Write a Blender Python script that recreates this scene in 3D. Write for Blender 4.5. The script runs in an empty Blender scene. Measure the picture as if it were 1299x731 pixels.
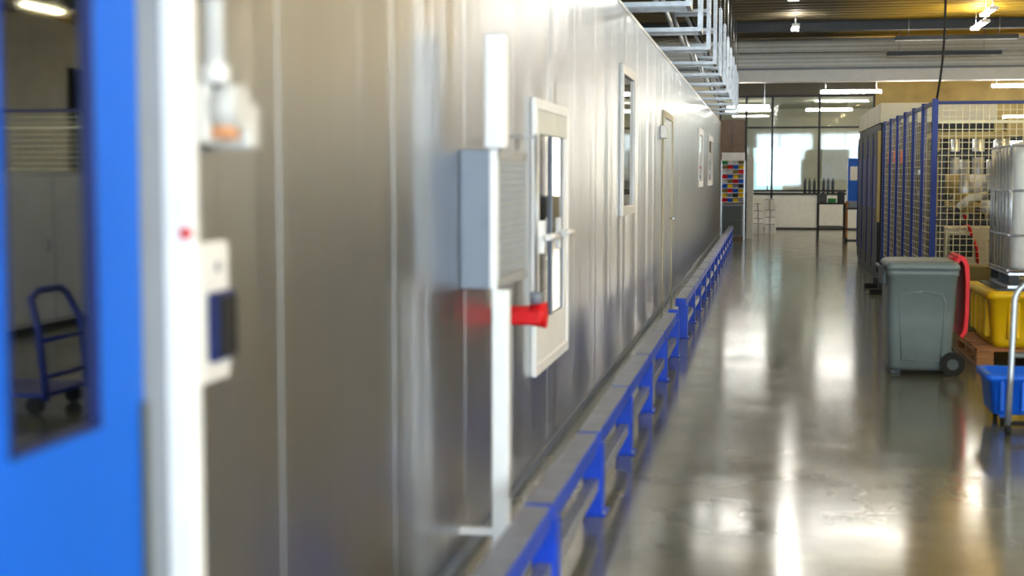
import bpy, bmesh, math, random
from mathutils import Vector, Matrix
random.seed(4)
S = bpy.context.scene

# ------------------------------------------------------------------ materials
def mat(name, col, rough=0.5, metal=0.0, emit=None, estr=0.0, var=0.0, vscale=6.0, bump=0.0, bscale=30.0,
        coat=0.0, alpha=1.0, trans=0.0, stretch=(1,1,1)):
    m = bpy.data.materials.new(name); m.use_nodes = True
    nt = m.node_tree; b = nt.nodes['Principled BSDF']
    b.inputs['Base Color'].default_value = (*col, 1)
    b.inputs['Roughness'].default_value = rough
    b.inputs['Metallic'].default_value = metal
    b.inputs['Coat Weight'].default_value = coat
    b.inputs['Transmission Weight'].default_value = trans
    b.inputs['Alpha'].default_value = alpha
    if emit:
        b.inputs['Emission Color'].default_value = (*emit, 1)
        b.inputs['Emission Strength'].default_value = estr
    if var > 0 or bump > 0:
        tc = nt.nodes.new('ShaderNodeTexCoord'); mp = nt.nodes.new('ShaderNodeMapping')
        mp.inputs['Scale'].default_value = stretch
        nt.links.new(tc.outputs['Object'], mp.inputs['Vector'])
    if var > 0:
        n = nt.nodes.new('ShaderNodeTexNoise'); n.inputs['Scale'].default_value = vscale
        n.inputs['Detail'].default_value = 5
        nt.links.new(mp.outputs[0], n.inputs['Vector'])
        r = nt.nodes.new('ShaderNodeValToRGB')
        r.color_ramp.elements[0].position = 0.3; r.color_ramp.elements[1].position = 0.7
        r.color_ramp.elements[0].color = (*[max(0, c*(1-var)) for c in col], 1)
        r.color_ramp.elements[1].color = (*[min(1, c*(1+var)) for c in col], 1)
        nt.links.new(n.outputs['Fac'], r.inputs['Fac']); nt.links.new(r.outputs[0], b.inputs['Base Color'])
    if bump > 0:
        n2 = nt.nodes.new('ShaderNodeTexNoise'); n2.inputs['Scale'].default_value = bscale
        nt.links.new(mp.outputs[0], n2.inputs['Vector'])
        bp = nt.nodes.new('ShaderNodeBump'); bp.inputs['Strength'].default_value = bump
        bp.inputs['Distance'].default_value = 0.01
        nt.links.new(n2.outputs['Fac'], bp.inputs['Height']); nt.links.new(bp.outputs[0], b.inputs['Normal'])
    return m

def wall_metal(name, col, rough, aniso):
    m = bpy.data.materials.new(name); m.use_nodes = True
    nt = m.node_tree; b = nt.nodes['Principled BSDF']; N = nt.nodes.new; L = nt.links.new
    b.inputs['Metallic'].default_value = 0.95
    b.inputs['Anisotropic'].default_value = aniso
    tv = N('ShaderNodeCombineXYZ'); tv.inputs[2].default_value = 1.0
    L(tv.outputs[0], b.inputs['Tangent'])
    tc = N('ShaderNodeTexCoord')
    mp = N('ShaderNodeMapping'); mp.inputs['Scale'].default_value = (1, 1.7, 0.04)
    L(tc.outputs['Object'], mp.inputs[0])
    n = N('ShaderNodeTexNoise'); n.inputs['Scale'].default_value = 1.0; n.inputs['Detail'].default_value = 3
    L(mp.outputs[0], n.inputs['Vector'])
    mp2 = N('ShaderNodeMapping'); mp2.inputs['Scale'].default_value = (1, 60, 1.2)
    L(tc.outputs['Object'], mp2.inputs[0])
    n2 = N('ShaderNodeTexNoise'); n2.inputs['Scale'].default_value = 1.0; n2.inputs['Detail'].default_value = 3
    L(mp2.outputs[0], n2.inputs['Vector'])
    r = N('ShaderNodeValToRGB')
    r.color_ramp.elements[0].color = (*[c*0.9 for c in col], 1)
    r.color_ramp.elements[1].color = (*[min(1, c*1.08) for c in col], 1)
    L(n2.outputs['Fac'], r.inputs[0]); L(r.outputs[0], b.inputs['Base Color'])
    b.inputs['Roughness'].default_value = rough
    bp = N('ShaderNodeBump'); bp.inputs['Strength'].default_value = 0.7; bp.inputs['Distance'].default_value = 0.035
    L(n.outputs['Fac'], bp.inputs['Height']); L(bp.outputs[0], b.inputs['Normal'])
    return m

def floor_mat():
    m = bpy.data.materials.new('polished_concrete'); m.use_nodes = True
    nt = m.node_tree; b = nt.nodes['Principled BSDF']; N = nt.nodes.new; L = nt.links.new
    tc = N('ShaderNodeTexCoord')
    n = N('ShaderNodeTexNoise'); n.inputs['Scale'].default_value = 1.3; n.inputs['Detail'].default_value = 8
    n.inputs['Roughness'].default_value = 0.65
    L(tc.outputs['Object'], n.inputs['Vector'])
    r = N('ShaderNodeValToRGB')
    e = r.color_ramp.elements
    e[0].position = 0.32; e[0].color = (0.13, 0.145, 0.125, 1)
    e[1].position = 0.7; e[1].color = (0.25, 0.25, 0.20, 1)
    L(n.outputs['Fac'], r.inputs[0])
    br = N('ShaderNodeTexBrick'); br.inputs['Scale'].default_value = 1.0
    br.offset = 0.0
    br.inputs['Brick Width'].default_value = 6.0; br.inputs['Row Height'].default_value = 5.0
    br.inputs['Mortar Size'].default_value = 0.012; br.inputs['Mortar Smooth'].default_value = 0.3
    br.inputs['Color1'].default_value = (1,1,1,1); br.inputs['Color2'].default_value = (0.93,0.93,0.93,1)
    br.inputs['Mortar'].default_value = (0.45,0.45,0.45,1)
    mpb = N('ShaderNodeMapping'); mpb.inputs['Location'].default_value = (2.4, 1.0, 0)
    L(tc.outputs['Object'], mpb.inputs[0]); L(mpb.outputs[0], br.inputs['Vector'])
    mx = N('ShaderNodeMix'); mx.data_type = 'RGBA'; mx.blend_type = 'MULTIPLY'; mx.inputs[0].default_value = 1
    L(r.outputs[0], mx.inputs[6]); L(br.outputs['Color'], mx.inputs[7]); L(mx.outputs[2], b.inputs['Base Color'])
    n2 = N('ShaderNodeTexNoise'); n2.inputs['Scale'].default_value = 2.5; n2.inputs['Detail'].default_value = 6
    L(tc.outputs['Object'], n2.inputs['Vector'])
    mr = N('ShaderNodeMapRange'); mr.inputs['From Min'].default_value = 0.3; mr.inputs['From Max'].default_value = 0.7
    mr.inputs['To Min'].default_value = 0.11; mr.inputs['To Max'].default_value = 0.17
    L(n2.outputs['Fac'], mr.inputs[0]); L(mr.outputs[0], b.inputs['Roughness'])
    b.inputs['IOR'].default_value = 1.8
    n3 = N('ShaderNodeTexNoise'); n3.inputs['Scale'].default_value = 0.9; n3.inputs['Detail'].default_value = 1
    L(tc.outputs['Object'], n3.inputs['Vector'])
    bp = N('ShaderNodeBump'); bp.inputs['Strength'].default_value = 0.05; bp.inputs['Distance'].default_value = 0.008
    L(n3.outputs['Fac'], bp.inputs['Height']); L(bp.outputs[0], b.inputs['Normal'])
    return m

def glass_mat(name, tint=(0.93,0.96,0.96), gl=0.05):
    m = bpy.data.materials.new(name); m.use_nodes = True
    nt = m.node_tree; nt.nodes.clear(); N = nt.nodes.new; L = nt.links.new
    o = N('ShaderNodeOutputMaterial'); t = N('ShaderNodeBsdfTransparent'); g = N('ShaderNodeBsdfGlossy')
    t.inputs[0].default_value = (*tint, 1); g.inputs['Roughness'].default_value = 0.03
    mx = N('ShaderNodeMixShader'); mx.inputs[0].default_value = gl
    L(t.outputs[0], mx.inputs[1]); L(g.outputs[0], mx.inputs[2]); L(mx.outputs[0], o.inputs[0])
    return m

def ceiling_mat():
    # deck: grey-brown over the aisle bay, ochre over the machine bay paints in warm lamp light
    m = bpy.data.materials.new('ceiling_deck'); m.use_nodes = True
    nt = m.node_tree; b = nt.nodes['Principled BSDF']; N = nt.nodes.new; L = nt.links.new
    tc = N('ShaderNodeTexCoord')
    mp = N('ShaderNodeMapping'); mp.inputs['Scale'].default_value = (0.25, 4.0, 1)
    L(tc.outputs['Object'], mp.inputs[0])
    n = N('ShaderNodeTexNoise'); n.inputs['Scale'].default_value = 1.2; n.inputs['Detail'].default_value = 4
    L(mp.outputs[0], n.inputs['Vector'])
    r = N('ShaderNodeValToRGB')
    r.color_ramp.elements[0].position = 0.3; r.color_ramp.elements[1].position = 0.7
    r.color_ramp.elements[0].color = (0.11, 0.09, 0.055, 1); r.color_ramp.elements[1].color = (0.19, 0.16, 0.10, 1)
    L(n.outputs['Fac'], r.inputs[0])
    r2 = N('ShaderNodeValToRGB')
    r2.color_ramp.elements[0].position = 0.3; r2.color_ramp.elements[1].position = 0.7
    r2.color_ramp.elements[0].color = (0.52, 0.33, 0.03, 1); r2.color_ramp.elements[1].color = (0.72, 0.48, 0.06, 1)
    L(n.outputs['Fac'], r2.inputs[0])
    sx = N('ShaderNodeSeparateXYZ'); L(tc.outputs['Object'], sx.inputs[0])
    mr = N('ShaderNodeMapRange'); mr.inputs['From Min'].default_value = 1.4; mr.inputs['From Max'].default_value = 3.2
    L(sx.outputs[0], mr.inputs[0])
    mx = N('ShaderNodeMix'); mx.data_type = 'RGBA'; L(mr.outputs[0], mx.inputs[0])
    L(r.outputs[0], mx.inputs[6]); L(r2.outputs[0], mx.inputs[7]); L(mx.outputs[2], b.inputs['Base Color'])
    b.inputs['Roughness'].default_value = 0.6
    return m

M = {}
M['wall'] = wall_metal('brushed_steel_panel', (0.45, 0.47, 0.49), 0.29, 0.92)
M['wallseam'] = mat('seam_light_metal', (0.72, 0.75, 0.78), 0.35, 0.6)
M['floor'] = floor_mat()
M['ceil'] = ceiling_mat()
M['blue'] = mat('blue_paint', (0.006, 0.065, 0.56), 0.4, var=0.15, vscale=3)
M['fblue'] = mat('fence_blue_paint', (0.008, 0.035, 0.25), 0.45, var=0.12, vscale=3)
M['bluedoor'] = mat('blue_door_paint', (0.0005, 0.16, 0.78), 0.6, var=0.05, vscale=2)
M['dblue'] = mat('dark_blue_paint', (0.008, 0.022, 0.15), 0.45, var=0.1)
M['railtop'] = mat('worn_rail_top', (0.24, 0.27, 0.35), 0.35, 0.3, var=0.2, vscale=8)
M['white'] = mat('white_powdercoat', (0.88, 0.89, 0.91), 0.4, var=0.03)
M['offwhite'] = mat('offwhite_panel', (0.68, 0.70, 0.69), 0.5, var=0.05)
M['cream'] = mat('cream_paint', (0.58, 0.55, 0.44), 0.55, var=0.08, vscale=2)
M['ochre'] = mat('ochre_paint', (0.42, 0.34, 0.15), 0.6, var=0.15, vscale=2)
M['shadowwall'] = mat('brown_grey_paint', (0.10, 0.095, 0.075), 0.6, var=0.15, vscale=2)  # dark tone paints in the shade on the wall above the office partition
M['grey'] = mat('grey_plastic', (0.19, 0.23, 0.235), 0.42, var=0.06, bump=0.1, bscale=60)
M['greyd'] = mat('grey_plastic_dark', (0.09, 0.11, 0.115), 0.45, var=0.05)
M['boxgrey'] = mat('enclosure_grey', (0.25, 0.29, 0.36), 0.4, var=0.04)
M['grille'] = mat('grille_grey', (0.40, 0.42, 0.44), 0.45, var=0.04)
M['black'] = mat('black_paint', (0.012, 0.013, 0.016), 0.5, var=0.1)
M['rubber'] = mat('rubber', (0.02, 0.02, 0.02), 0.8, var=0.1)
M['dark'] = mat('dark_steel', (0.05, 0.055, 0.06), 0.45, 0.5, var=0.1)
M['zinc'] = mat('galvanised_steel', (0.50, 0.53, 0.57), 0.35, 0.65, var=0.12, vscale=12)
M['wire'] = mat('wire_mesh_zinc', (0.62, 0.57, 0.38), 0.45, 0.2, var=0.05)
M['yellow'] = mat('yellow_plastic', (0.80, 0.54, 0.004), 0.5, var=0.06)
M['red'] = mat('red_plastic', (0.72, 0.006, 0.012), 0.5, var=0.05)
M['orange'] = mat('orange_plastic', (0.75, 0.38, 0.20), 0.4, var=0.05)
M['green'] = mat('green_plastic', (0.04, 0.35, 0.10), 0.45, var=0.05)
M['crate'] = mat('blue_crate_plastic', (0.005, 0.14, 0.70), 0.45, var=0.06)
M['wood'] = mat('pallet_wood', (0.36, 0.17, 0.06), 0.7, var=0.3, vscale=5, stretch=(1,10,10))
M['card'] = mat('cardboard', (0.24, 0.19, 0.07), 0.8, var=0.1)
M['brown'] = mat('brown_laminate', (0.12, 0.08, 0.05), 0.5, var=0.15)
M['ibc'] = mat('translucent_hdpe', (0.76, 0.79, 0.77), 0.4, var=0.06)
M['dglass'] = mat('dark_window_glass', (0.015, 0.02, 0.024), 0.05, coat=0.6, var=0.05)
M['pglass'] = mat('pale_reflection_glass', (0.30, 0.32, 0.30), 0.05, coat=0.6, var=0.05)  # pale base colour paints in the whitish reflection on the far panes
M['doorglass'] = mat('tinted_door_glass', (0.30, 0.34, 0.40), 0.03, metal=1.0, var=0.03)
M['glass'] = glass_mat('clear_glass')
M['tube'] = mat('fluorescent_tube', (1,1,1), 0.4, emit=(1, 0.97, 0.91), estr=48)
M['tubew'] = mat('fluorescent_tube_warm', (1,1,1), 0.4, emit=(1, 0.80, 0.42), estr=50)
M['tubeo'] = mat('office_tube', (1,1,1), 0.4, emit=(1, 0.96, 0.84), estr=13)
M['sky'] = mat('daylight_pane', (0.9,0.95,1), 0.4, emit=(0.74, 0.88, 1.0), estr=14.0)
M['skyw'] = mat('daylight_pane_warm', (0.9,0.95,1), 0.4, emit=(1.0, 0.95, 0.85), estr=5.5)
M['skyf'] = mat('daylight_pane_far', (0.9,0.95,1), 0.4, emit=(1.0, 0.92, 0.78), estr=7.5)
M['skyb'] = mat('outdoor_view', (0.1,0.1,0.1), 0.4, emit=(0.62, 0.90, 0.92), estr=1.05, var=0.3)
M['clearpl'] = mat('frosted_polycarbonate', (0.85, 0.86, 0.86), 0.2, trans=0.3)

# ------------------------------------------------------------------ mesh builder
class B:
    def __init__(s, name):
        s.name = name; s.bm = bmesh.new(); s.ms = []
    def mi(s, k):
        if k not in s.ms: s.ms.append(k)
        return s.ms.index(k)
    def box(s, x0, x1, y0, y1, z0, z1, k, bev=0.0, rot=None, piv=None):
        t = bmesh.new(); bmesh.ops.create_cube(t, size=1)
        for v in t.verts:
            v.co = Vector(((x0+x1)/2 + v.co.x*(x1-x0), (y0+y1)/2 + v.co.y*(y1-y0), (z0+z1)/2 + v.co.z*(z1-z0)))
        if bev > 0: bmesh.ops.bevel(t, geom=t.edges[:], offset=bev, segments=2, affect='EDGES', profile=0.5)
        s._merge(t, k, rot, piv)
    def _merge(s, t, k, rot=None, piv=None, smooth=False):
        i = s.mi(k)
        if rot is not None:
            p = Vector(piv)
            for v in t.verts: v.co = rot @ (v.co - p) + p
        mp = {}
        for v in t.verts: mp[v] = s.bm.verts.new(v.co)
        for f in t.faces:
            try:
                nf = s.bm.faces.new([mp[v] for v in f.verts]); nf.material_index = i; nf.smooth = smooth
            except ValueError: pass
        t.free()
    def cyl(s, p0, p1, r, k, n=16, r2=None):
        p0 = Vector(p0); p1 = Vector(p1); d = p1-p0
        t = bmesh.new()
        bmesh.ops.create_cone(t, cap_ends=True, segments=n, radius1=r, radius2=r if r2 is None else r2, depth=d.length)
        q = Vector((0,0,1)).rotation_difference(d.normalized()).to_matrix()
        for v in t.verts: v.co = q @ v.co + (p0+p1)/2
        i = s.mi(k); mp = {}
        for v in t.verts: mp[v] = s.bm.verts.new(v.co)
        for f in t.faces:
            nf = s.bm.faces.new([mp[v] for v in f.verts]); nf.material_index = i; nf.smooth = len(f.verts) == 4
        t.free()
    def tube(s, pts, r, k, n=10):
        pts = [Vector(p) for p in pts]; rings = []; i = s.mi(k)
        for j, p in enumerate(pts):
            a = pts[max(0, j-1)]; b = pts[min(len(pts)-1, j+1)]
            d = (b-a).normalized()
            ref = Vector((0,0,1)) if abs(d.z) < 0.9 else Vector((0,1,0)) if abs(d.y) < .9 else Vector((1,0,0))
            if j == 0: u = d.cross(ref).normalized()
            else: u = (u - d*u.dot(d)).normalized()
            w = d.cross(u)
            rings.append([s.bm.verts.new(p + u*r*math.cos(2*math.pi*m/n) + w*r*math.sin(2*math.pi*m/n)) for m in range(n)])
        for a, b in zip(rings, rings[1:]):
            for m in range(n):
                f = s.bm.faces.new([a[m], a[(m+1)%n], b[(m+1)%n], b[m]]); f.material_index = i; f.smooth = True
        for rg in (rings[0][::-1], rings[-1]):
            f = s.bm.faces.new(rg); f.material_index = i
    def loft(s, secs, k, n=5, captop=True, capbot=True):
        """secs: (cx,cy,z,w,d,r)"""
        i = s.mi(k); rings = []
        for cx, cy, z, w, d, r in secs:
            pts = []
            for qx, qy, a0 in ((1,1,0),(-1,1,90),(-1,-1,180),(1,-1,270)):
                for m in range(n+1):
                    a = math.radians(a0 + 90*m/n)
                    pts.append(Vector((cx+qx*(w/2-r)+r*math.cos(a), cy+qy*(d/2-r)+r*math.sin(a), z)))
            rings.append([s.bm.verts.new(p) for p in pts])
        c = len(rings[0])
        for a, b in zip(rings, rings[1:]):
            for m in range(c):
                f = s.bm.faces.new([a[m], a[(m+1)%c], b[(m+1)%c], b[m]]); f.material_index = i; f.smooth = True
        if capbot: f = s.bm.faces.new(rings[0][::-1]); f.material_index = i
        if captop: f = s.bm.faces.new(rings[-1]); f.material_index = i
    def prism(s, pts, ax, a0, a1, k):
        i = s.mi(k)
        def P(p, a): return Vector((a, p[0], p[1])) if ax == 'x' else Vector((p[0], a, p[1])) if ax == 'y' else Vector((p[0], p[1], a))
        A = [s.bm.verts.new(P(p, a0)) for p in pts]; Bv = [s.bm.verts.new(P(p, a1)) for p in pts]
        n = len(pts)
        for m in range(n):
            f = s.bm.faces.new([A[m], A[(m+1)%n], Bv[(m+1)%n], Bv[m]]); f.material_index = i
        f = s.bm.faces.new(A[::-1]); f.material_index = i
        f = s.bm.faces.new(Bv); f.material_index = i
    def done(s):
        bmesh.ops.recalc_face_normals(s.bm, faces=s.bm.faces[:])
        xs = [v.co for v in s.bm.verts]
        c = Vector(((min(v.x for v in xs)+max(v.x for v in xs))/2, (min(v.y for v in xs)+max(v.y for v in xs))/2, min(v.z for v in xs)))
        keep = s.name.split('.')[0] in ('floor','ceiling') or s.name.startswith('wall')
        if keep: c = Vector((0,0,0))
        for v in s.bm.verts: v.co -= c
        me = bpy.data.meshes.new(s.name); s.bm.to_mesh(me); s.bm.free()
        o = bpy.data.objects.new(s.name, me); o.location = c
        for k in s.ms: me.materials.append(M[k])
        S.collection.objects.link(o)
        return o

WX = -1.23   # face of the panel wall
# ------------------------------------------------------------------ shell
b = B('floor'); b.box(-5.2, 14.2, -8.2, 53.2, -0.2, 0, 'floor'); b.done()
b = B('ceiling'); b.box(-5.2, 14.2, -8.2, 44.4, 5.3, 5.5, 'ceil')
y = -8.0
while y < 43.7:
    b.prism([(y, 5.3), (y+0.06, 5.24), (y+0.22, 5.24), (y+0.28, 5.3)], 'x', -5.0, 14.0, 'ceil'); y += 0.5
b.done()
b = B('wall_left')
b.box(-1.37, WX-0.012, -8, 40, 0, 3.06, 'wallseam')
yy = -8.0
while yy < 40.0:
    y1 = min(yy+1.15, 40)
    b.box(WX-0.011, WX, yy+0.004, y1-0.004, 0.0, 3.055, 'wall', 0.0015); yy += 1.15
b.box(-1.38, WX+0.004, -8, 40, 3.055, 3.09, 'wallseam')
b.done()
b = B('wall_cleanroom_end'); b.box(-5.0, -1.37, 39.86, 40, 0, 3.06, 'offwhite'); b.done()
b = B('wall_cleanroom_roof'); b.box(-5.0, -1.38, -8, 40, 2.94, 3.06, 'offwhite'); b.done()
b = B('baseboard_left'); b.box(WX, WX+0.012, 2.98, 40, 0, 0.05, 'boxgrey', 0.003); b.done()
b = B('wall_outer_left'); b.box(-5.2, -5.0, -8.2, 44, 0, 5.3, 'cream'); b.done()
b = B('wall_back')
b.box(-5.0, 14, -8.2, -8.0, 0, 1.0, 'offwhite'); b.box(-5.0, 14, -8.2, -8.0, 4.4, 5.3, 'offwhite')
for x in [-5.0, -1.2, 3.0, 7.2, 11.4]: b.box(x, x+0.6, -8.2, -8.0, 1.0, 4.4, 'offwhite')
b.box(13.4, 14, -8.2, -8, 1, 4.4, 'offwhite')
b.done()
b = B('window_1'); b.box(-5.0, 14, -8.19, -8.15, 1.0, 4.4, 'sky')
for x in [0.9, 5.1, 9.3]: b.box(x-0.03, x+0.03, -8.15, -8.1, 1.0, 4.4, 'dark')
b.done()
b = B('wall_right')
b.box(14, 14.2, -8.2, 53, 0, 1.2, 'cream'); b.box(14, 14.2, -8.2, 53, 4.2, 5.3, 'cream')
y = -8.2
while y < 52: b.box(14, 14.2, y, y+1.2, 1.2, 4.2, 'cream'); y += 5.0
b.box(14, 14.2, 23.0, 37.0, 1.2, 4.2, 'cream')
b.done()
b = B('window_2'); b.box(14.15, 14.19, -8, 23, 1.2, 4.2, 'skyw'); b.box(14.15, 14.19, 37, 44, 1.2, 4.2, 'skyw')
y = -7.0
while y < 44:
    if not 22.9 < y < 37: b.box(14.1, 14.15, y, y+0.06, 1.2, 4.2, 'dark')
    y += 1.25
b.done()
b = B('wall_far')
b.box(-5.2, -1.4, 44, 44.2, 0, 5.3, 'cream')
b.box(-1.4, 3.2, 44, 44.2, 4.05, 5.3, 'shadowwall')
b.box(3.2, 14, 44, 44.2, 0, 1.0, 'cream'); b.box(3.2, 14, 44, 44.2, 3.4, 5.3, 'ochre')
for x in [3.2, 5.2, 9.4, 13.2]: b.box(x, x+0.8 if x > 4 else x+0.3, 44, 44.2, 1.0, 3.4, 'cream')
b.done()
b = B('window_3'); b.box(3.5, 5.2, 44.12, 44.18, 1.0, 3.4, 'skyf'); b.box(6.0, 14, 44.12, 44.18, 1.0, 3.4, 'skyw')
for x in [4.35, 7.7, 11.7]: b.box(x-0.03, x+0.03, 44.05, 44.12, 1.0, 3.4, 'dark')
b.done()
b = B('wall_office_back')
b.box(-5.2, -0.45, 53, 53.2, 0, 4.05, 'cream'); b.box(1.75, 14, 53, 53.2, 0, 4.05, 'cream')
b.box(-0.45, 1.75, 53, 53.2, 0, 1.1, 'offwhite'); b.box(-0.45, 1.75, 53, 53.2, 2.65, 4.05, 'cream')
b.box(0.62, 1.75, 53, 53.2, 1.1, 2.65, 'cream')
b.box(-5.2, -5.0, 44.2, 53, 0, 4.05, 'offwhite')
b.done()
b = B('window_4'); b.box(-0.45, 0.62, 53.05, 53.12, 1.1, 2.65, 'skyb'); b.box(0.05, 0.1, 52.98, 53.05, 1.1, 2.65, 'dark'); b.done()
b = B('ceiling_office'); b.box(-5.2, 14.2, 44.2, 53.2, 4.05, 4.2, 'cream'); b.done()
b = B('office_partition')
PX0, PX1 = -1.4, 3.2
verts = [-1.4, -0.62, 0.16, 1.55, 3.14]
for x in verts: b.box(x, x+0.06, 43.98, 44.08, 0, 4.05, 'black')
for z in [0.0, 1.05, 1.14, 3.05, 3.99]: b.box(PX0, PX1, 43.985, 44.07, z, z+0.055, 'black')
for i, (a, c) in enumerate(zip(verts, verts[1:])):
    b.box(a+0.06, c, 44.01, 44.05, 0.055, 1.05, 'offwhite' if i else 'black')
    b.box(a+0.06, c, 44.02, 44.03, 1.195, 3.05, 'glass')
    b.box(a+0.06, c, 44.02, 44.03, 3.105, 3.99, 'glass')
b.done()

# ------------------------------------------------------------------ white beam and steelwork
b = B('fascia_beam')
b.box(-4.95, 13.95, 38.0, 38.5, 4.42, 5.12, 'offwhite')
b.box(-4.95, 13.95, 37.94, 38.5, 4.06, 4.36, 'white', 0.01)
b.box(-4.95, 13.95, 37.98, 38.5, 4.36, 4.42, 'boxgrey')
for i in range(6): b.box(-4.95, 13.95, 37.975, 38.0, 4.48+i*0.1, 4.53+i*0.1, 'white')
b.done()
for y in [4, 12, 20, 27.5, 34.5]:
    b = B('steel_roof_beam')
    b.box(-4.95, 13.95, y-0.12, y+0.12, 5.0, 5.02, 'dark'); b.box(-4.95, 13.95, y-0.12, y+0.12, 5.21, 5.23, 'dark'); b.box(-4.95, 13.95, y-0.01, y+0.01, 5.02, 5.21, 'dark')
    b.done()
for (y, z, r) in [(35.6, 4.90, 0.03), (36.8, 4.70, 0.02)]:
    b = B('sprinkler_pipe'); b.cyl((-1.0, y, z), (13.9, y, z), r, 'zinc'); b.done()
for (y, z) in ((34.0, 4.72), (36.3, 4.55)):
    b = B('cable_trough')
    b.box(2.9, 5.6, y, y+0.3, z, z+0.02, 'dark'); b.box(2.9, 5.6, y, y+0.015, z+0.02, z+0.10, 'dark'); b.box(2.9, 5.6, y+0.285, y+0.3, z+0.02, z+0.10, 'dark')
    for x in (3.2, 5.2): b.cyl((x, y+0.15, z+0.02), (x, y+0.15, 5.23), 0.01, 'zinc', 6)
    b.done()

def lamp(x, y, z, alongx=True, L=1.5, k='tube', top=5.235):
    # open batten: narrow spine above two bare tubes
    b = B('fluorescent_ceiling_lamp')
    def bx(a, c, d, e, z0, z1, kk):
        if alongx: b.box(x+a, x+c, y+d, y+e, z0, z1, kk)
        else: b.box(x+d, x+e, y+a, y+c, z0, z1, kk)
    bx(-L/2, L/2, -0.018, 0.018, z+0.02, z+0.07, 'white')
    for e_ in (-1, 1): bx(e_*L/2-0.02, e_*L/2+0.02, -0.09, 0.09, z-0.035, z+0.035, 'white')
    for o in (-0.045, 0.045):
        if alongx: b.cyl((x-L/2+0.02, y+o, z), (x+L/2-0.02, y+o, z), 0.028, k, 10)
        else: b.cyl((x+o, y-L/2+0.02, z), (x+o, y+L/2-0.02, z), 0.028, k, 10)
    for o in (-L/2+0.15, L/2-0.15):
        p = (x+o, y) if alongx else (x, y+o)
        b.cyl((p[0], p[1], z+0.07), (p[0], p[1], top), 0.008, 'zinc', 6)
    b.done()
for y in (-4, 3, 9, 15, 19.6, 22.4, 25.4): lamp(0.45, y, 4.75, False)
for y in (-2, 6, 13, 18.8, 25): lamp(3.9, y, 4.75, False, k='tubew')
lamp(-0.7, 26.3, 4.95, True, 1.0); lamp(1.7, 26.3, 4.95, True, 1.8)
lamp(0.62, 33.0, 4.95, False, 1.0); lamp(4.5, 32.2, 4.85, False, 1.6); lamp(4.3, 29.6, 4.85, False, 1.2)
for y in (2, 10, 18, 25): lamp(7.5, y, 4.75, False); lamp(11, y, 4.75, False, k='tubew')
for x in (7.5, 11): lamp(x, 34, 4.75, False, k='tubew')
lamp(2.35, 41.6, 3.98, True, 1.7); lamp(-0.5, 41.0, 3.55, True, 1.2)
lamp(7.0, 41.6, 4.1, True, 1.7); lamp(-3, 42, 4.0, True)
for x in (-0.6, 2.0, 6): lamp(x, 47.5, 3.75, True, 1.5, k='tubeo', top=4.05)

# ------------------------------------------------------------------ strut frames above the panel wall
for i in range(12):
    b = B('cable_support_bracket')
    y = 11.0 + i*2.3
    for dy in (0.0, 0.42):
        b.box(-1.34, -0.70, y+dy-0.02, y+dy+0.02, 3.16, 3.205, 'zinc')
        b.box(-0.74, -0.70, y+dy-0.02, y+dy+0.02, 3.205, 4.2, 'zinc')
        b.box(-1.34, -1.30, y+dy-0.02, y+dy+0.02, 3.092, 3.16, 'zinc')
        b.box(-1.18, -0.74, y+dy-0.02, y+dy+0.02, 3.62, 3.66, 'zinc')
        b.tube([(-1.16, y+dy, 3.62), (-1.02, y+dy, 3.205)], 0.018, 'zinc', 8)
    b.box(-0.74, -0.70, y+0.02, y+0.40, 3.16, 3.20, 'zinc')
    b.box(-0.74, -0.70, y+0.02, y+0.40, 3.62, 3.66, 'zinc')
    b.box(-0.74, -0.70, y+0.02, y+0.40, 4.16, 4.20, 'zinc')
    b.box(-1.18, -1.14, y+0.02, y+0.40, 3.62, 3.66, 'zinc')
    b.cyl((-0.72, y, 4.2), (-0.72, y, 5.235), 0.012, 'zinc', 6)
    b.done()
b = B('cable_bundle')
b.tube([(-1.06, 10.6, 3.69), (-1.05, 20, 3.69), (-1.06, 37.6, 3.69)], 0.025, 'boxgrey', 8)
b.tube([(-0.98, 10.6, 3.685), (-0.99, 24, 3.685), (-0.97, 37.6, 3.685)], 0.018, 'rubber', 8)
b.done()

# ------------------------------------------------------------------ wall door (blue) & white post
b = B('door_1')
X = WX
b.box(X, X+0.03, 1.55, 2.10, 0.03, 2.35, 'bluedoor', 0.003)
b.box(X, X+0.03, 2.42, 2.61, 0.03, 2.35, 'bluedoor', 0.003)
b.box(X, X+0.03, 2.10, 2.42, 0.03, 1.14, 'bluedoor', 0.003)
b.box(X, X+0.03, 2.10, 2.42, 2.15, 2.35, 'bluedoor', 0.003)
b.box(X, X+0.02, 2.10, 2.42, 1.14, 2.15, 'doorglass')
for (a, c, d, e) in ((2.10,2.108,1.14,2.15),(2.412,2.42,1.14,2.15),(2.10,2.42,1.14,1.148),(2.10,2.42,2.142,2.15)):
    b.box(X, X+0.033, a, c, d, e, 'dblue')
b.box(X+0.03, X+0.04, 2.585, 2.61, 0.1, 1.16, 'greyd', 0.004)
b.done()
b = B('door_frame')
b.box(X, X+0.025, 2.615, 2.735, 0, 2.42, 'boxgrey', 0.004)
b.box(X, X+0.085, 2.735, 2.78, 0, 2.42, 'white', 0.01)
b.box(X, X+0.03, 2.78, 2.84, 0, 2.42, 'white', 0.004)
b.box(X, X+0.085, 1.4, 2.78, 2.42, 2.52, 'white', 0.01)
b.box(X, X+0.05, 1.4, 1.54, 0, 2.42, 'white', 0.01)
b.cyl((X+0.072, 2.725, 1.485), (X+0.072, 2.735, 1.485), 0.012, 'red', 20)
b.done()
b = B('emergency_beacon')
b.box(X, X+0.05, 2.90, 3.02, 1.67, 1.80, 'white', 0.008)
b.cyl((X+0.05, 2.96, 1.75), (X+0.11, 2.96, 1.75), 0.05, 'clearpl', 24)
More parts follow.
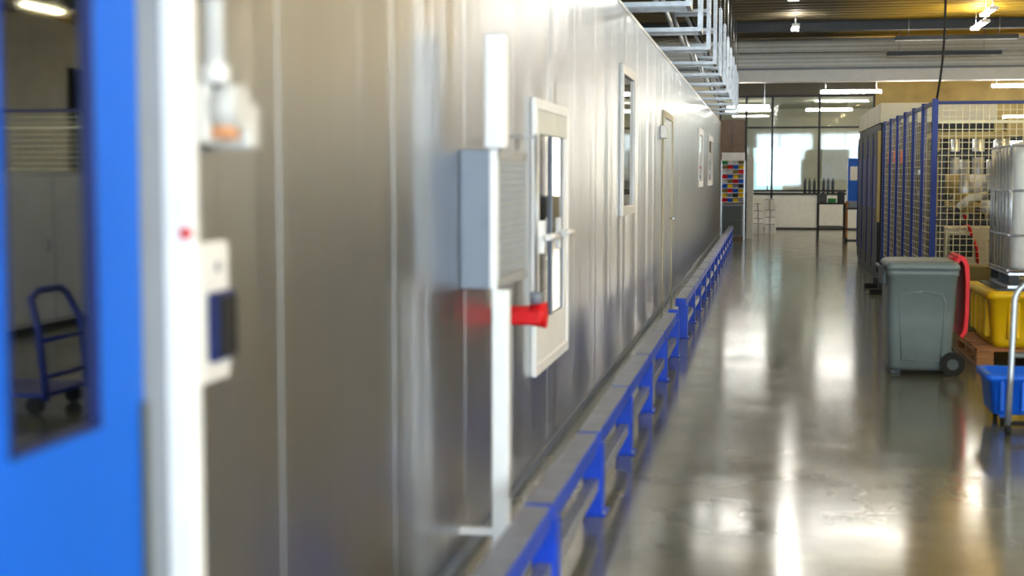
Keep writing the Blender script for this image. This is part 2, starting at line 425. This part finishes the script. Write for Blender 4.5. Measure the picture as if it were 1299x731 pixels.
b.cyl((X+0.05, 2.95, 1.70), (X+0.10, 2.95, 1.70), 0.020, 'orange', 20)
b.box(X, X+0.1, 3.025, 3.10, 1.66, 1.765, 'clearpl', 0.01)
b.cyl((X+0.05, 2.95, 1.8), (X+0.05, 2.95, 3.05), 0.024, 'white', 14)
b.cyl((X+0.05, 2.95, 1.8), (X+0.05, 2.95, 1.84), 0.034, 'white', 14)
for z in (1.98, 2.5, 2.9): b.box(X, X+0.078, 2.92, 2.98, z, z+0.025, 'zinc', 0.003)
b.done()
b = B('card_reader_switch')
b.box(X, X+0.025, 2.93, 3.09, 1.14, 1.455, 'white', 0.01)
b.box(X+0.025, X+0.045, 2.95, 3.07, 1.19, 1.345, 'dblue', 0.006)
b.box(X+0.045, X+0.055, 2.97, 3.055, 1.20, 1.335, 'black', 0.004)
b.cyl((X+0.025, 3.01, 1.40), (X+0.032, 3.01, 1.40), 0.012, 'zinc', 14)
b.done()
b = B('control_enclosure')
b.box(X+0.001, -1.09, 5.70, 6.42, 1.14, 1.71, 'boxgrey', 0.006)
b.box(-1.09, -1.084, 5.74, 6.38, 1.18, 1.67, 'boxgrey', 0.002)
for i in range(17): b.box(-1.084, -1.076, 5.76, 6.37, 1.19+i*0.029, 1.205+i*0.029, 'grille')
for i in range(12): b.box(-1.083, -1.075, 5.77+i*0.052, 5.785+i*0.052, 1.185, 1.665, 'grille')
for (yy0, yy1, z0, z1) in ((5.69,5.735,1.14,1.71),(6.38,6.42,1.14,1.71),(5.7,6.42,1.14,1.18),(5.7,6.42,1.67,1.71)):
    b.box(-1.105, -1.072, yy0, yy1, z0, z1, 'white' if yy0 < 5.695 else 'grille', 0.003)
b.box(-1.13, -1.04, 5.70, 5.80, 1.712, 2.18, 'white', 0.012)
b.box(-1.09, -1.02, 5.66, 5.72, 0.0, 1.14, 'white', 0.006)
b.box(-1.229, -1.09, 5.67, 5.71, 0.12, 0.15, 'white')
b.box(-1.11, -1.0, 5.6, 5.78, 0, 0.012, 'zinc')
b.done()
b = B('emergency_pull_switch')
b.box(X, -1.10, 6.62, 6.74, 0.895, 0.98, 'red', 0.008)
b.cyl((-1.10, 6.68, 0.94), (-1.02, 6.68, 0.94), 0.05, 'red', 24, 0.062)
b.box(-1.19, -1.03, 6.55, 6.60, 0.905, 0.97, 'red', 0.01)
b.cyl((-1.07, 6.68, 0.995), (-1.07, 6.68, 1.05), 0.03, 'boxgrey', 18)
b.cyl((-1.07, 6.68, 1.05), (-1.07, 6.68, 1.80), 0.008, 'zinc', 8)
b.cyl((-1.23, 6.68, 1.79), (-1.07, 6.68, 1.79), 0.008, 'zinc', 8)
b.done()

def wallwindow(name, y0, y1, z0, z1, fw=0.06, hatch=False, g='dglass'):
    b = B(name); d = 0.03
    b.box(X, X+d, y0, y0+fw, z0, z1, 'white', 0.005); b.box(X, X+d, y1-fw, y1, z0, z1, 'white', 0.005)
    b.box(X, X+d, y0+fw, y1-fw, z0, z0+fw, 'white', 0.005); b.box(X, X+d, y0+fw, y1-fw, z1-fw, z1, 'white', 0.005)
    b.box(X, X+0.006, y0+fw, y1-fw, z0+fw, z1-fw, g)
    if hatch:
        b.box(X+0.006, X+0.024, y0+fw, y1-fw, z1-fw-0.13, z1-fw, 'offwhite', 0.003)
        b.box(X+0.006, X+0.022, y0+fw, y0+fw+0.10, z0+fw, z1-fw-0.13, 'white', 0.004)
        b.box(X+0.006, X+0.022, y1-fw-0.10, y1-fw, z0+fw, z1-fw-0.13, 'white', 0.004)
        b.box(X+0.006, X+0.022, y0+fw+0.10, y1-fw-0.10, z0+fw, z0+fw+0.22, 'white', 0.004)
        ym = (y0+y1)/2
        b.box(X+0.006, X+0.020, ym-0.02, ym+0.02, z0+fw+0.22, z1-fw-0.13, 'boxgrey', 0.003)
        for yh in (y0+0.14, ym+0.10):
            b.box(X+0.02, X+0.05, yh, yh+0.06, 1.18, 1.36, 'white', 0.006)
            b.cyl((X+0.03, yh+0.03, 1.27), (X+0.09, yh+0.03, 1.27), 0.018, 'white', 14)
            b.tube([(X+0.08, yh-0.04, 1.27), (X+0.08, yh+0.16, 1.27), (X+0.08, yh+0.34, 1.26)], 0.018, 'white', 10)
    b.done()
wallwindow('window_5', 7.5, 8.8, 0.52, 2.02, 0.06, True)
wallwindow('window_6', 12.2, 13.4, 1.26, 2.56, 0.08)
wallwindow('window_7', 26.5, 28.3, 1.4, 2.5, 0.12, g='pglass')
wallwindow('window_8', 31.0, 33.5, 1.4, 2.5, 0.12, g='pglass')
b = B('door_2')
b.box(X, X+0.02, 17.3, 17.40, 0.0, 2.40, 'cream', 0.004); b.box(X, X+0.02, 19.0, 19.10, 0.0, 2.40, 'cream', 0.004)
b.box(X, X+0.02, 17.40, 19.0, 2.32, 2.40, 'cream', 0.004)
b.box(X, X+0.006, 17.40, 19.0, 0.01, 2.32, 'wall')
b.cyl((X+0.006, 18.85, 1.05), (X+0.06, 18.85, 1.05), 0.015, 'zinc'); b.cyl((X+0.055, 18.7, 1.05), (X+0.055, 18.86, 1.05), 0.012, 'zinc')
b.done()
b = B('exit_lamp_box'); b.box(X+0.001, X+0.08, 16.9, 17.15, 2.05, 2.2, 'white', 0.01); b.box(X+0.08, X+0.085, 16.93, 17.12, 2.07, 2.18, 'offwhite'); b.done()

# ------------------------------------------------------------------ guard rail
RX = -0.80
b = B('guard_rail')
posts = [3.65+1.5*i for i in range(24)]
for i, y in enumerate(posts):
    if y > 34.0: break
    b.box(RX-0.03, RX+0.062, y-0.06, y+0.06, 0.0, 0.33, 'blue', 0.004)
    b.box(RX-0.07, RX+0.08, y-0.085, y+0.085, 0.0, 0.012, 'blue', 0.003)
    for sx in (-0.055, 0.072): b.cyl((RX+sx, y-0.073, 0.012), (RX+sx, y-0.073, 0.025), 0.007, 'zinc', 6)
    if i == 6:
        b.box(RX-0.03, RX+0.055, y-0.05, y+0.05, 0.33, 0.42, 'blue', 0.004); continue
    b.box(RX-0.058, RX+0.047, y-0.045, y+1.40, 0.315, 0.395, 'blue', 0.006)
    b.box(RX-0.054, RX+0.043, y-0.041, y+1.396, 0.395, 0.401, 'railtop')
    b.box(RX-0.01, RX+0.045, y+0.06, y+1.44, 0.12, 0.18, 'railtop', 0.004)
b.done()

# ------------------------------------------------------------------ wheelie bin
b = B('wheeled_waste_bin')
cx, cy = 1.255, 12.07
b.loft([(cx-0.01, cy, 0.035, 0.44, 0.50, 0.06), (cx-0.01, cy, 0.07, 0.49, 0.54, 0.06), (cx-0.005, cy, 0.45, 0.52, 0.60, 0.06),
        (cx, cy, 0.80, 0.545, 0.66, 0.06), (cx, cy, 0.81, 0.56, 0.69, 0.05), (cx, cy, 0.855, 0.56, 0.69, 0.05)], 'grey')
b.loft([(cx, cy, 0.856, 0.575, 0.71, 0.05), (cx, cy, 0.89, 0.57, 0.705, 0.05), (cx, cy, 0.915, 0.54, 0.66, 0.05), (cx, cy, 0.925, 0.46, 0.58, 0.05)], 'grey')
def fy(z): return cy - (0.27 + (z-0.07)*0.08) 
for s_ in (-1, 1):
    b.tube([(cx+s_*0.15, fy(0.1), 0.12), (cx+s_*0.17, fy(0.4), 0.42), (cx+s_*0.175, fy(0.6), 0.60), (cx+s_*0.15, fy(0.66), 0.66), (cx, fy(0.68), 0.68)], 0.008, 'grey', 8)
b.tube([(cx-0.15, fy(0.1), 0.12), (cx+0.15, fy(0.1), 0.12)], 0.008, 'grey', 8)
b.box(cx-0.045, cx+0.045, fy(0.55)-0.004, fy(0.55)+0.02, 0.74, 0.77, 'greyd', 0.003)
b.box(cx-0.31, cx-0.27, cy-0.22, cy+0.2, 0.72, 0.85, 'greyd', 0.012)
b.tube([(cx-0.28, cy-0.24, 0.87), (cx-0.32, cy-0.24, 0.865), (cx-0.32, cy+0.24, 0.865), (cx-0.28, cy+0.24, 0.87)], 0.014, 'greyd', 10)
for yy_ in (cy-0.31, cy+0.27):
    b.cyl((cx+0.245, yy_, 0.095), (cx+0.245, yy_+0.05, 0.095), 0.095, 'rubber', 28)
    b.cyl((cx+0.245, yy_-0.004, 0.095), (cx+0.245, yy_+0.054, 0.095), 0.045, 'greyd', 20)
b.cyl((cx+0.245, cy-0.3, 0.095), (cx+0.245, cy+0.3, 0.095), 0.014, 'dark', 10)
b.box(cx+0.15, cx+0.26, cy-0.25, cy+0.26, 0.05, 0.2, 'grey', 0.02)
b.box(cx-0.23, cx-0.15, cy-0.2, cy+0.2, 0.0, 0.036, 'greyd', 0.004)
rx = cx+0.285
prof_o = [(rx-0.01, 0.965), (rx+0.03, 0.965), (rx+0.06, 0.935), (rx+0.078, 0.88), (rx+0.085, 0.75), (rx+0.085, 0.5), (rx+0.075, 0.35), (rx+0.04, 0.30)]
prof_i = [(rx+0.02, 0.32), (rx+0.045, 0.37), (rx+0.055, 0.5), (rx+0.055, 0.75), (rx+0.045, 0.87), (rx+0.035, 0.905), (rx+0.015, 0.93), (rx-0.01, 0.93)]
b.prism(prof_o+prof_i, 'y', cy-0.24, cy+0.30, 'red')
b.cyl((cx+0.275, cy-0.22, 0.925), (cx+0.275, cy+0.26, 0.925), 0.022, 'red', 12)
b.done()

# ------------------------------------------------------------------ pallet, bund, IBC
b = B('wooden_pallet')
px0, px1, py0, py1 = 1.78, 2.98, 12.45, 13.75
for i in range(7): b.box(px0, px1, py0+i*0.195, py0+i*0.195+0.13, 0.125, 0.148, 'wood', 0.002)
for x in (px0, 2.31, px1-0.14):
    b.box(x, x+0.14, py0, py1, 0.0, 0.022, 'wood', 0.002)
    b.box(x, x+0.14, py0, py1, 0.10, 0.124, 'wood', 0.002)
    for y in (py0, 13.03, py1-0.14): b.box(x, x+0.14, y, y+0.14, 0.022, 0.10, 'wood', 0.003)
b.done()
b = B('yellow_spill_bund')
bx, by = 2.46, 13.13
b.loft([(bx, by, 0.149, 1.04, 1.06, 0.06), (bx, by, 0.2, 1.06, 1.08, 0.06), (bx, by, 0.56, 1.14, 1.2, 0.07), (bx, by, 0.565, 1.19, 1.25, 0.07), (bx, by, 0.63, 1.19, 1.25, 0.07)], 'yellow')
for i in range(4):
    x = bx-0.42+i*0.27
    b.box(x, x+0.10, by-0.60, by-0.52, 0.22, 0.54, 'yellow', 0.015)
for i in range(4):
    y = by-0.42+i*0.27
    b.box(bx-0.58, bx-0.5, y, y+0.1, 0.22, 0.54, 'yellow', 0.015)
b.box(bx-0.5, bx+0.5, by-0.55, by+0.55, 0.63, 0.645, 'dark')
b.done()
b = B('ibc_tank')
ix, iy = 2.54, 13.17
W_, D_ = 0.98, 1.04
b.box(ix-W_/2, ix+W_/2, iy-D_/2, iy+D_/2, 0.646, 0.67, 'zinc')
for xx in (-W_/2+0.05, 0, W_/2-0.05):
    for q in (-D_/2+0.05, 0, D_/2-0.05): b.box(ix+xx-0.04, ix+xx+0.04, iy+q-0.04, iy+q+0.04, 0.67, 0.76, 'black')
b.box(ix-W_/2, ix+W_/2, iy-D_/2, iy+D_/2, 0.76, 0.78, 'zinc')
b.loft([(ix, iy, 0.79, W_-0.12, D_-0.12, 0.1), (ix, iy, 0.84, W_-0.05, D_-0.05, 0.1), (ix, iy, 1.78, W_-0.05, D_-0.05, 0.1),
        (ix, iy, 1.88, W_-0.15, D_-0.15, 0.1), (ix, iy, 1.91, W_-0.4, D_-0.4, 0.1)], 'ibc')
b.cyl((ix, iy, 1.91), (ix, iy, 1.96), 0.1, 'black', 24)
n = 7
for i in range(n):
    x = ix-W_/2+0.01 + i*(W_-0.02)/(n-1); yv = iy-D_/2+0.01 + i*(D_-0.02)/(n-1)
    b.cyl((x, iy-D_/2, 0.78), (x, iy-D_/2, 1.86), 0.009, 'zinc', 8); b.cyl((x, iy+D_/2, 0.78), (x, iy+D_/2, 1.86), 0.009, 'zinc', 8)
    b.cyl((ix-W_/2, yv, 0.78), (ix-W_/2, yv, 1.86), 0.009, 'zinc', 8); b.cyl((ix+W_/2, yv, 0.78), (ix+W_/2, yv, 1.86), 0.009, 'zinc', 8)
for z in (0.8, 1.1, 1.48, 1.86):
    b.tube([(ix-W_/2, iy-D_/2, z), (ix+W_/2, iy-D_/2, z), (ix+W_/2, iy+D_/2, z), (ix-W_/2, iy+D_/2, z), (ix-W_/2, iy-D_/2, z)], 0.010, 'zinc', 8)
b.box(ix-0.2, ix+0.15, iy-D_/2-0.02, iy-D_/2-0.01, 1.2, 1.5, 'white')
b.cyl((ix, iy-D_/2+0.03, 0.87), (ix, iy-D_/2-0.08, 0.87), 0.04, 'black', 14)
b.done()
b = B('cardboard_carton')
b.box(1.84, 2.35, 14.1, 14.6, 0.0, 0.40, 'card', 0.004); b.box(1.86, 2.3, 14.12, 14.55, 0.40, 0.74, 'card', 0.004)
b.box(2.05, 2.1, 14.095, 14.1, 0.0, 0.40, 'ochre')
b.done()

# ------------------------------------------------------------------ crate and trolley
b = B('blue_plastic_crate')
kx, ky = 1.79, 9.66
b.loft([(kx, ky, 0.07, 0.62, 0.36, 0.04), (kx, ky, 0.08, 0.66, 0.40, 0.04), (kx, ky, 0.29, 0.71, 0.43, 0.04), (kx, ky, 0.295, 0.76, 0.48, 0.04), (kx, ky, 0.335, 0.76, 0.48, 0.04),
        (kx, ky, 0.335, 0.69, 0.41, 0.04), (kx, ky, 0.11, 0.61, 0.35, 0.04)], 'crate', captop=True)
for i in range(5):
    b.box(kx-0.29+i*0.13, kx-0.265+i*0.13, ky-0.23, ky-0.20, 0.10, 0.30, 'crate', 0.004)
for sx in (-0.26, 0.26):
    for sy in (-0.14, 0.14):
        b.cyl((kx+sx-0.012, ky+sy, 0.03), (kx+sx+0.012, ky+sy, 0.03), 0.03, 'rubber', 16)
        b.box(kx+sx-0.02, kx+sx+0.02, ky+sy-0.02, ky+sy+0.02, 0.045, 0.08, 'crate')
b.done()
b = B('tubular_trolley')
def arc(c, r, a0, a1, n=6): return [(c[0]+r*math.cos(math.radians(a0+(a1-a0)*i/n)), c[1], c[2]+r*math.sin(math.radians(a0+(a1-a0)*i/n))) for i in range(n+1)]
hy = 9.12
b.tube([(1.50, hy, 0.05), (1.51, hy, 0.4)] + arc((1.52+0.13, hy, 0.83), 0.13, 180, 90, 8) + arc((2.1-0.13, hy, 0.83), 0.13, 90, 0, 8) + [(2.1, hy, 0.05)], 0.019, 'zinc', 12)
b.tube([(1.515, hy, 0.5), (2.1, hy, 0.5)], 0.015, 'zinc')
b.tube([(1.51, hy, 0.075), (2.1, hy, 0.075)], 0.015, 'dark')
for x in (1.50, 2.1): b.cyl((x-0.015, hy, 0.035), (x+0.015, hy, 0.035), 0.035, 'rubber', 18)
b.done()
b = B('hand_truck')
b.tube([(2.3, 8.75, 0.1), (2.35, 8.75, 0.6), (2.42, 8.80, 0.78), (2.42, 8.9, 0.83), (2.42, 9.2, 0.83), (2.42, 9.3, 0.78), (2.35, 9.35, 0.6), (2.3, 9.35, 0.1)], 0.024, 'fblue')
for z in (0.25, 0.5): b.tube([(2.33, 8.75, z), (2.33, 9.35, z)], 0.016, 'fblue')
b.box(2.3, 3.1, 8.73, 9.37, 0.12, 0.15, 'fblue', 0.005)
for x in (2.4, 3.0):
    for y in (8.78, 9.32): b.cyl((x, y-0.02, 0.06), (x, y+0.02, 0.06), 0.06, 'rubber', 18)
b.done()
b = B('white_partition_standin')  # added out of view, stands in for the white partition mirrored in the door glass
x = 5.0
b.box(x, x+0.6, 8.0, 15.0, 0.05, 1.65, 'offwhite', 0.01); b.box(x+0.03, x+0.57, 8.03, 14.97, 0, 0.05, 'dark')
for i in range(7): b.box(x-0.008, x, 8.04+i, 8.97+i, 0.1, 1.6, 'white', 0.003); b.box(x-0.02, x-0.008, 8.85+i, 8.88+i, 0.8, 0.95, 'zinc')
b.done()

# ------------------------------------------------------------------ mesh fence
FX, FY, FH = 1.76, 15.7, 2.42
def post(b, x, y): 
    b.box(x-0.03, x+0.03, y-0.03, y+0.03, 0, FH, 'fblue', 0.003); b.box(x-0.07, x+0.07, y-0.05, y+0.05, 0, 0.012, 'fblue')
b = B('machine_safety_fence')
ys = [FY + i*1.06 for i in range(7)]
for y in ys: post(b, FX, y)
for y0, y1 in zip(ys, ys[1:]):
    for z in (0.15, FH-0.06): b.box(FX-0.015, FX+0.015, y0+0.03, y1-0.03, z, z+0.04, 'dblue')
    y = y0+0.12
    while y < y1-0.08: b.box(FX-0.002, FX+0.002, y-0.002, y+0.002, 0.19, FH-0.06, 'wire'); y += 0.14
    z = 0.27
    while z < FH-0.08: b.box(FX-0.003, FX+0.001, y0+0.06, y1-0.06, z-0.003, z+0.003, 'wire'); z += 0.08
b.done()
b = B('machine_safety_fence')
xs = [FX, FX+1.6, FX+3.2, FX+4.8]
for x in xs[1:]: post(b, x, FY)
for x0, x1 in zip(xs, xs[1:]):
    for z in (0.15, FH-0.06): b.box(x0+0.032, x1-0.032, FY-0.015, FY+0.015, z, z+0.035, 'dblue')
    x = x0+0.08
    while x < x1-0.05: b.box(x-0.004, x+0.004, FY-0.004, FY+0.004, 0.19, FH-0.06, 'wire'); x += 0.068
    z = 0.26
    while z < FH-0.08: b.box(x0+0.032, x1-0.032, FY-0.006, FY+0.002, z-0.004, z+0.004, 'wire'); z += 0.068
    b.box(x0+0.032, x1-0.032, FY-0.012, FY+0.012, 2.16, 2.19, 'wire')
b.done()
b = B('electrical_cable')
pts = []
for i in range(15):
    t = i/14; pts.append((1.90 - 0.14*t**2 + 0.02*math.sin(t*9), FY-0.06, 5.235 - (5.235-FH+0.0)*t))
b.tube(pts, 0.012, 'rubber', 8); b.done()

b = B('dark_machine_cabinet')
b.box(1.74, 3.4, 22.6, 27.6, 0.0, 2.42, 'black', 0.01)
b.box(1.72, 3.42, 22.55, 27.65, 2.42, 2.72, 'cream', 0.01)
for i in range(4):
    y = 22.7+i*1.24
    b.box(1.715, 1.74, y, y+1.12, 0.12, 2.3, 'black', 0.004); b.box(1.71, 1.715, y+0.25, y+0.9, 1.1, 1.9, 'dblue')
    b.box(1.70, 1.715, y+1.02, y+1.05, 0.3, 2.2, 'fblue')
b.box(1.70, 1.74, 22.6, 22.66, 0.9, 2.3, 'ochre')
b.box(1.85, 2.5, 22.52, 22.6, 1.2, 1.7, 'dglass'); b.box(1.85, 2.1, 22.53, 22.6, 1.8, 2.0, 'red')
b.done()
b = B('floor_stop_block')
for y in (ys[4], ys[5]):
    b.box(FX-0.34, FX-0.08, y-0.06, y+0.06, 0, 0.07, 'rubber', 0.01); b.box(FX-0.22, FX-0.09, y-0.04, y+0.04, 0.07, 0.16, 'dark', 0.01)
b.done()

def machine(nm, x0, x1, y0, y1, h, body, acc):
    b = B(nm)
    for x in (x0, x1-0.07):
        for y in (y0, y1-0.07): b.box(x, x+0.07, y, y+0.07, 0, h, acc, 0.004)
    for z in (0.35, h*0.55, h-0.06):
        b.box(x0+0.07, x1-0.07, y0, y0+0.05, z, z+0.05, acc); b.box(x0+0.07, x1-0.07, y1-0.05, y1, z, z+0.05, acc)
        b.box(x0, x0+0.05, y0+0.07, y1-0.07, z, z+0.05, acc); b.box(x1-0.05, x1, y0+0.07, y1-0.07, z, z+0.05, acc)
    b.box(x0+0.08, x1-0.08, y0+0.08, y1-0.08, 0.4, h*0.52, body, 0.01)
    w = x1-x0
    for i in range(3):
        cxx = x0+w*(0.25+0.25*i)
        b.cyl((cxx, y0+0.3, h*0.55), (cxx, y0+0.3, h-0.1), 0.06+0.02*i, 'zinc', 16)
        b.cyl((cxx, y0+0.3, h*0.62), (cxx, y0+0.3, h*0.74), 0.12, 'white' if i % 2 else 'ochre', 18)
        b.tube([(cxx, y0+0.2, h*0.6), (cxx+0.05, y0+0.02, h*0.5), (cxx+0.12, y0+0.02, h*0.4), (cxx+0.15, y0+0.1, h*0.3)], 0.018, 'rubber' if i % 2 else 'red')
    b.box(x0+0.15, x0+0.4, y0-0.02, y0+0.08, h*0.35, h*0.48, 'black', 0.01)
    b.box(x1-0.45, x1-0.15, y0-0.02, y0+0.08, h*0.62, h*0.8, 'dark', 0.01)
    for i in range(5): b.cyl((x0+0.2+i*w*0.15, y0+0.04, h*0.45), (x0+0.2+i*w*0.15, y0-0.01, h*0.45), 0.02, ('red','green','yellow','white','red')[i], 12)
    b.done()
machine('assembly_machine', 2.0, 3.3, 17.3, 18.6, 1.9, 'cream', 'dark')
machine('assembly_machine', 3.5, 4.8, 18.0, 19.5, 2.1, 'cream', 'zinc')
machine('assembly_machine', 2.2, 3.4, 19.6, 21.2, 2.2, 'dark', 'ochre')
machine('assembly_machine', 4.2, 5.4, 23.5, 25.0, 2.1, 'ochre', 'dark')
b = B('industrial_robot_arm')
b.cyl((2.7, 16.5, 0), (2.7, 16.5, 0.5), 0.2, 'dark', 24); b.cyl((2.7, 16.5, 0.5), (2.7, 16.5, 0.75), 0.16, 'ochre', 24)
b.cyl((2.7, 16.35, 0.8), (2.7, 16.65, 0.8), 0.13, 'ochre', 20); b.tube([(2.7, 16.5, 0.8), (2.6, 16.5, 1.1), (2.5, 16.5, 1.4)], 0.06, 'offwhite', 14)
b.cyl((2.5, 16.38, 1.4), (2.5, 16.62, 1.4), 0.08, 'dark', 20); b.tube([(2.5, 16.5, 1.4), (2.25, 16.5, 1.36), (2.12, 16.5, 1.25)], 0.045, 'offwhite', 12)
b.cyl((2.12, 16.5, 1.25), (2.10, 16.5, 1.1), 0.035, 'dark', 12)
b.done()
b = B('storage_rack')
for x in (3.9, 5.6, 7.3):
    for y in (28.5, 29.4): b.box(x, x+0.08, y, y+0.06, 0, 3.0, 'dark')
for z in (0.3, 1.3, 2.3):
    b.box(3.9, 7.38, 28.5, 28.56, z, z+0.1, 'dark'); b.box(3.9, 7.38, 29.4, 29.46, z, z+0.1, 'dark'); b.box(3.95, 7.3, 28.56, 29.4, z+0.06, z+0.09, 'wood')
    for i in range(6): b.box(4.0+i*0.54, 4.45+i*0.54, 28.6, 29.3, z+0.1, z+0.4+0.2*random.random(), random.choice(['card','offwhite','ochre','greyd']), 0.005)
b.done()

# ------------------------------------------------------------------ far end items
b = B('parts_bin_rack')
x0, x1, y0, y1 = -1.10, -0.50, 36.2, 36.8
for x in (x0, x1-0.03):
    for y in (y0, y1-0.03): b.box(x, x+0.03, y, y+0.03, 0, 2.0, 'zinc')
cols = ['red','yellow','crate','green','yellow','white','boxgrey','offwhite','dark','card','yellow']
for r in range(9):
    z = 0.95+r*0.118
    b.box(x0, x1, y0+0.03, y1-0.03, z, z+0.010, 'zinc')
    for c in range(4):
        k = cols[(r*4+c*2+r//2) % 11]
        xx = x0+0.035+c*0.135
        b.prism([(y0-0.02, z+0.012), (y0-0.05, z+0.08), (y0+0.02, z+0.10), (y1-0.1, z+0.10), (y1-0.1, z+0.012)], 'x', xx, xx+0.12, k)
b.box(x0+0.04, x1-0.05, y0+0.02, y1-0.06, 0.1, 0.9, 'boxgrey', 0.01); b.box(x0+0.06, x1-0.07, y0, y0+0.02, 0.14, 0.5, 'greyd', 0.004); b.box(x0+0.06, x1-0.07, y0, y0+0.02, 0.52, 0.86, 'greyd', 0.004)
b.box(x0+0.02, x1-0.02, y0+0.05, y1-0.05, 2.0, 2.2, 'white', 0.004)
b.done()
b = B('white_carton_stack')
for (x, y, z, w, h) in [(-0.42,41,0,0.3,0.22),(-0.1,41,0,0.32,0.22),(-0.42,41,0.222,0.3,0.2),(-0.1,41,0.222,0.3,0.24),(-0.42,41,0.424,0.28,0.22),(-0.09,41,0.464,0.3,0.2),(-0.42,41,0.646,0.26,0.2),(-0.1,41,0.666,0.28,0.3),(-0.42,40.6,0,0.3,0.3),(-0.09,40.6,0,0.28,0.28)]:
    x += 0.09
    b.box(x, x+w, y, y+0.36, z, z+h, 'white', 0.004); b.box(x+w/2-0.02, x+w/2+0.02, y-0.001, y, z, z+h, 'grille'); b.box(x+0.01, x+w-0.01, y-0.002, y, z+h-0.02, z+h-0.005, 'greyd')
b.done()
b = B('white_notice_board'); b.box(-0.47, -0.30, 37.2, 37.9, 0, 2.1, 'offwhite', 0.01); b.box(-0.48, -0.47, 37.3, 37.8, 1.2, 2.0, 'white'); b.done()
b = B('work_desk')
b.box(1.37, 2.12, 38.6, 39.3, 0.86, 0.90, 'black', 0.004)
for x in (1.38, 2.07):
    for y in (38.62, 39.24): b.box(x, x+0.04, y, y+0.04, 0, 0.86, 'black')
b.box(1.38, 2.1, 38.63, 39.26, 0.25, 0.28, 'black')
b.done()
b = B('desk_tool_boxes')
b.box(1.42, 1.62, 38.75, 39.1, 0.90, 1.14, 'greyd', 0.01); b.box(1.66, 1.86, 38.75, 39.1, 0.90, 1.02, 'green', 0.008); b.box(1.9, 2.08, 38.75, 39.1, 0.90, 1.2, 'dark', 0.01)
b.tube([(1.47, 38.9, 1.14), (1.47, 38.9, 1.19), (1.57, 38.9, 1.19), (1.57, 38.9, 1.14)], 0.01, 'zinc')
b.done()
b = B('blue_pinboard')
b.box(2.02, 2.36, 36.5, 36.54, 0.95, 2.05, 'crate', 0.004); b.box(2.0, 2.03, 36.48, 36.56, 0, 2.1, 'zinc'); b.box(2.35, 2.38, 36.48, 36.56, 0, 2.1, 'zinc')
b.box(2.08, 2.28, 36.49, 36.5, 1.5, 1.85, 'white'); b.box(1.96, 2.42, 36.3, 36.74, 0, 0.03, 'dark')
b.done()
b = B('tool_trolley')
b.box(1.95, 2.35, 35.4, 35.9, 0.3, 0.34, 'dark'); b.box(1.95, 2.35, 35.4, 35.9, 0.8, 0.84, 'dark')
for x in (1.95, 2.32):
    for y in (35.4, 35.87): b.box(x, x+0.03, y, y+0.03, 0.1, 1.0, 'wood'); b.cyl((x, y+0.015, 0.05), (x+0.03, y+0.015, 0.05), 0.05, 'rubber', 14)
b.box(2.0, 2.3, 35.45, 35.8, 0.841, 1.0, 'boxgrey', 0.01)
b.done()
b = B('brown_cabinet'); b.box(-1.36, -0.62, 43.4, 43.97, 2.3, 3.3, 'brown', 0.01); b.box(-1.0, -0.98, 43.36, 43.38, 2.35, 3.25, 'dark')
b.box(-1.3, -0.68, 43.38, 43.4, 2.35, 3.25, 'brown', 0.004); b.box(-1.36, -0.62, 43.4, 43.97, 0, 2.29, 'brown', 0.01); b.done()
b = B('office_desk')
b.box(0.9, 2.9, 48, 48.8, 0.95, 0.99, 'offwhite')
for x in (0.92, 2.84): b.box(x, x+0.04, 48.02, 48.78, 0, 0.95, 'dark')
for i in range(7): b.cyl((1.3+i*0.15, 48.2, 0.99), (1.3+i*0.15, 48.2, 1.45), 0.05, ('dark','greyd')[i%2], 14); b.cyl((1.3+i*0.15, 48.2, 1.45), (1.3+i*0.15, 48.2, 1.55), 0.02, 'dark', 10)
b.done()
b = B('office_whiteboard'); b.box(2.0, 3.6, 52.9, 52.99, 1.5, 2.6, 'offwhite', 0.01); b.box(1.97, 3.63, 52.88, 52.9, 1.47, 1.5, 'zinc'); b.box(1.97, 3.63, 52.88, 52.9, 2.6, 2.63, 'zinc'); b.done()

# ------------------------------------------------------------------ world, camera
w = bpy.data.worlds.new('World'); S.world = w; w.use_nodes = True
w.node_tree.nodes['Background'].inputs[0].default_value = (0.7, 0.8, 1, 1)
w.node_tree.nodes['Background'].inputs[1].default_value = 0.6
cam = bpy.data.cameras.new('camera'); co = bpy.data.objects.new('camera', cam); S.collection.objects.link(co)
cam.lens = 50; cam.sensor_width = 36; cam.clip_end = 200; cam.clip_start = 0.05
co.location = (0, 0, 1.6)
co.rotation_euler = (math.radians(90-4.485), 0, math.radians(10.07))
cam.dof.use_dof = True; cam.dof.focus_distance = 19; cam.dof.aperture_fstop = 1.6
S.camera = co
S.view_settings.view_transform = 'Standard'
S.view_settings.exposure = 0.08
S.view_settings.gamma = 0.88
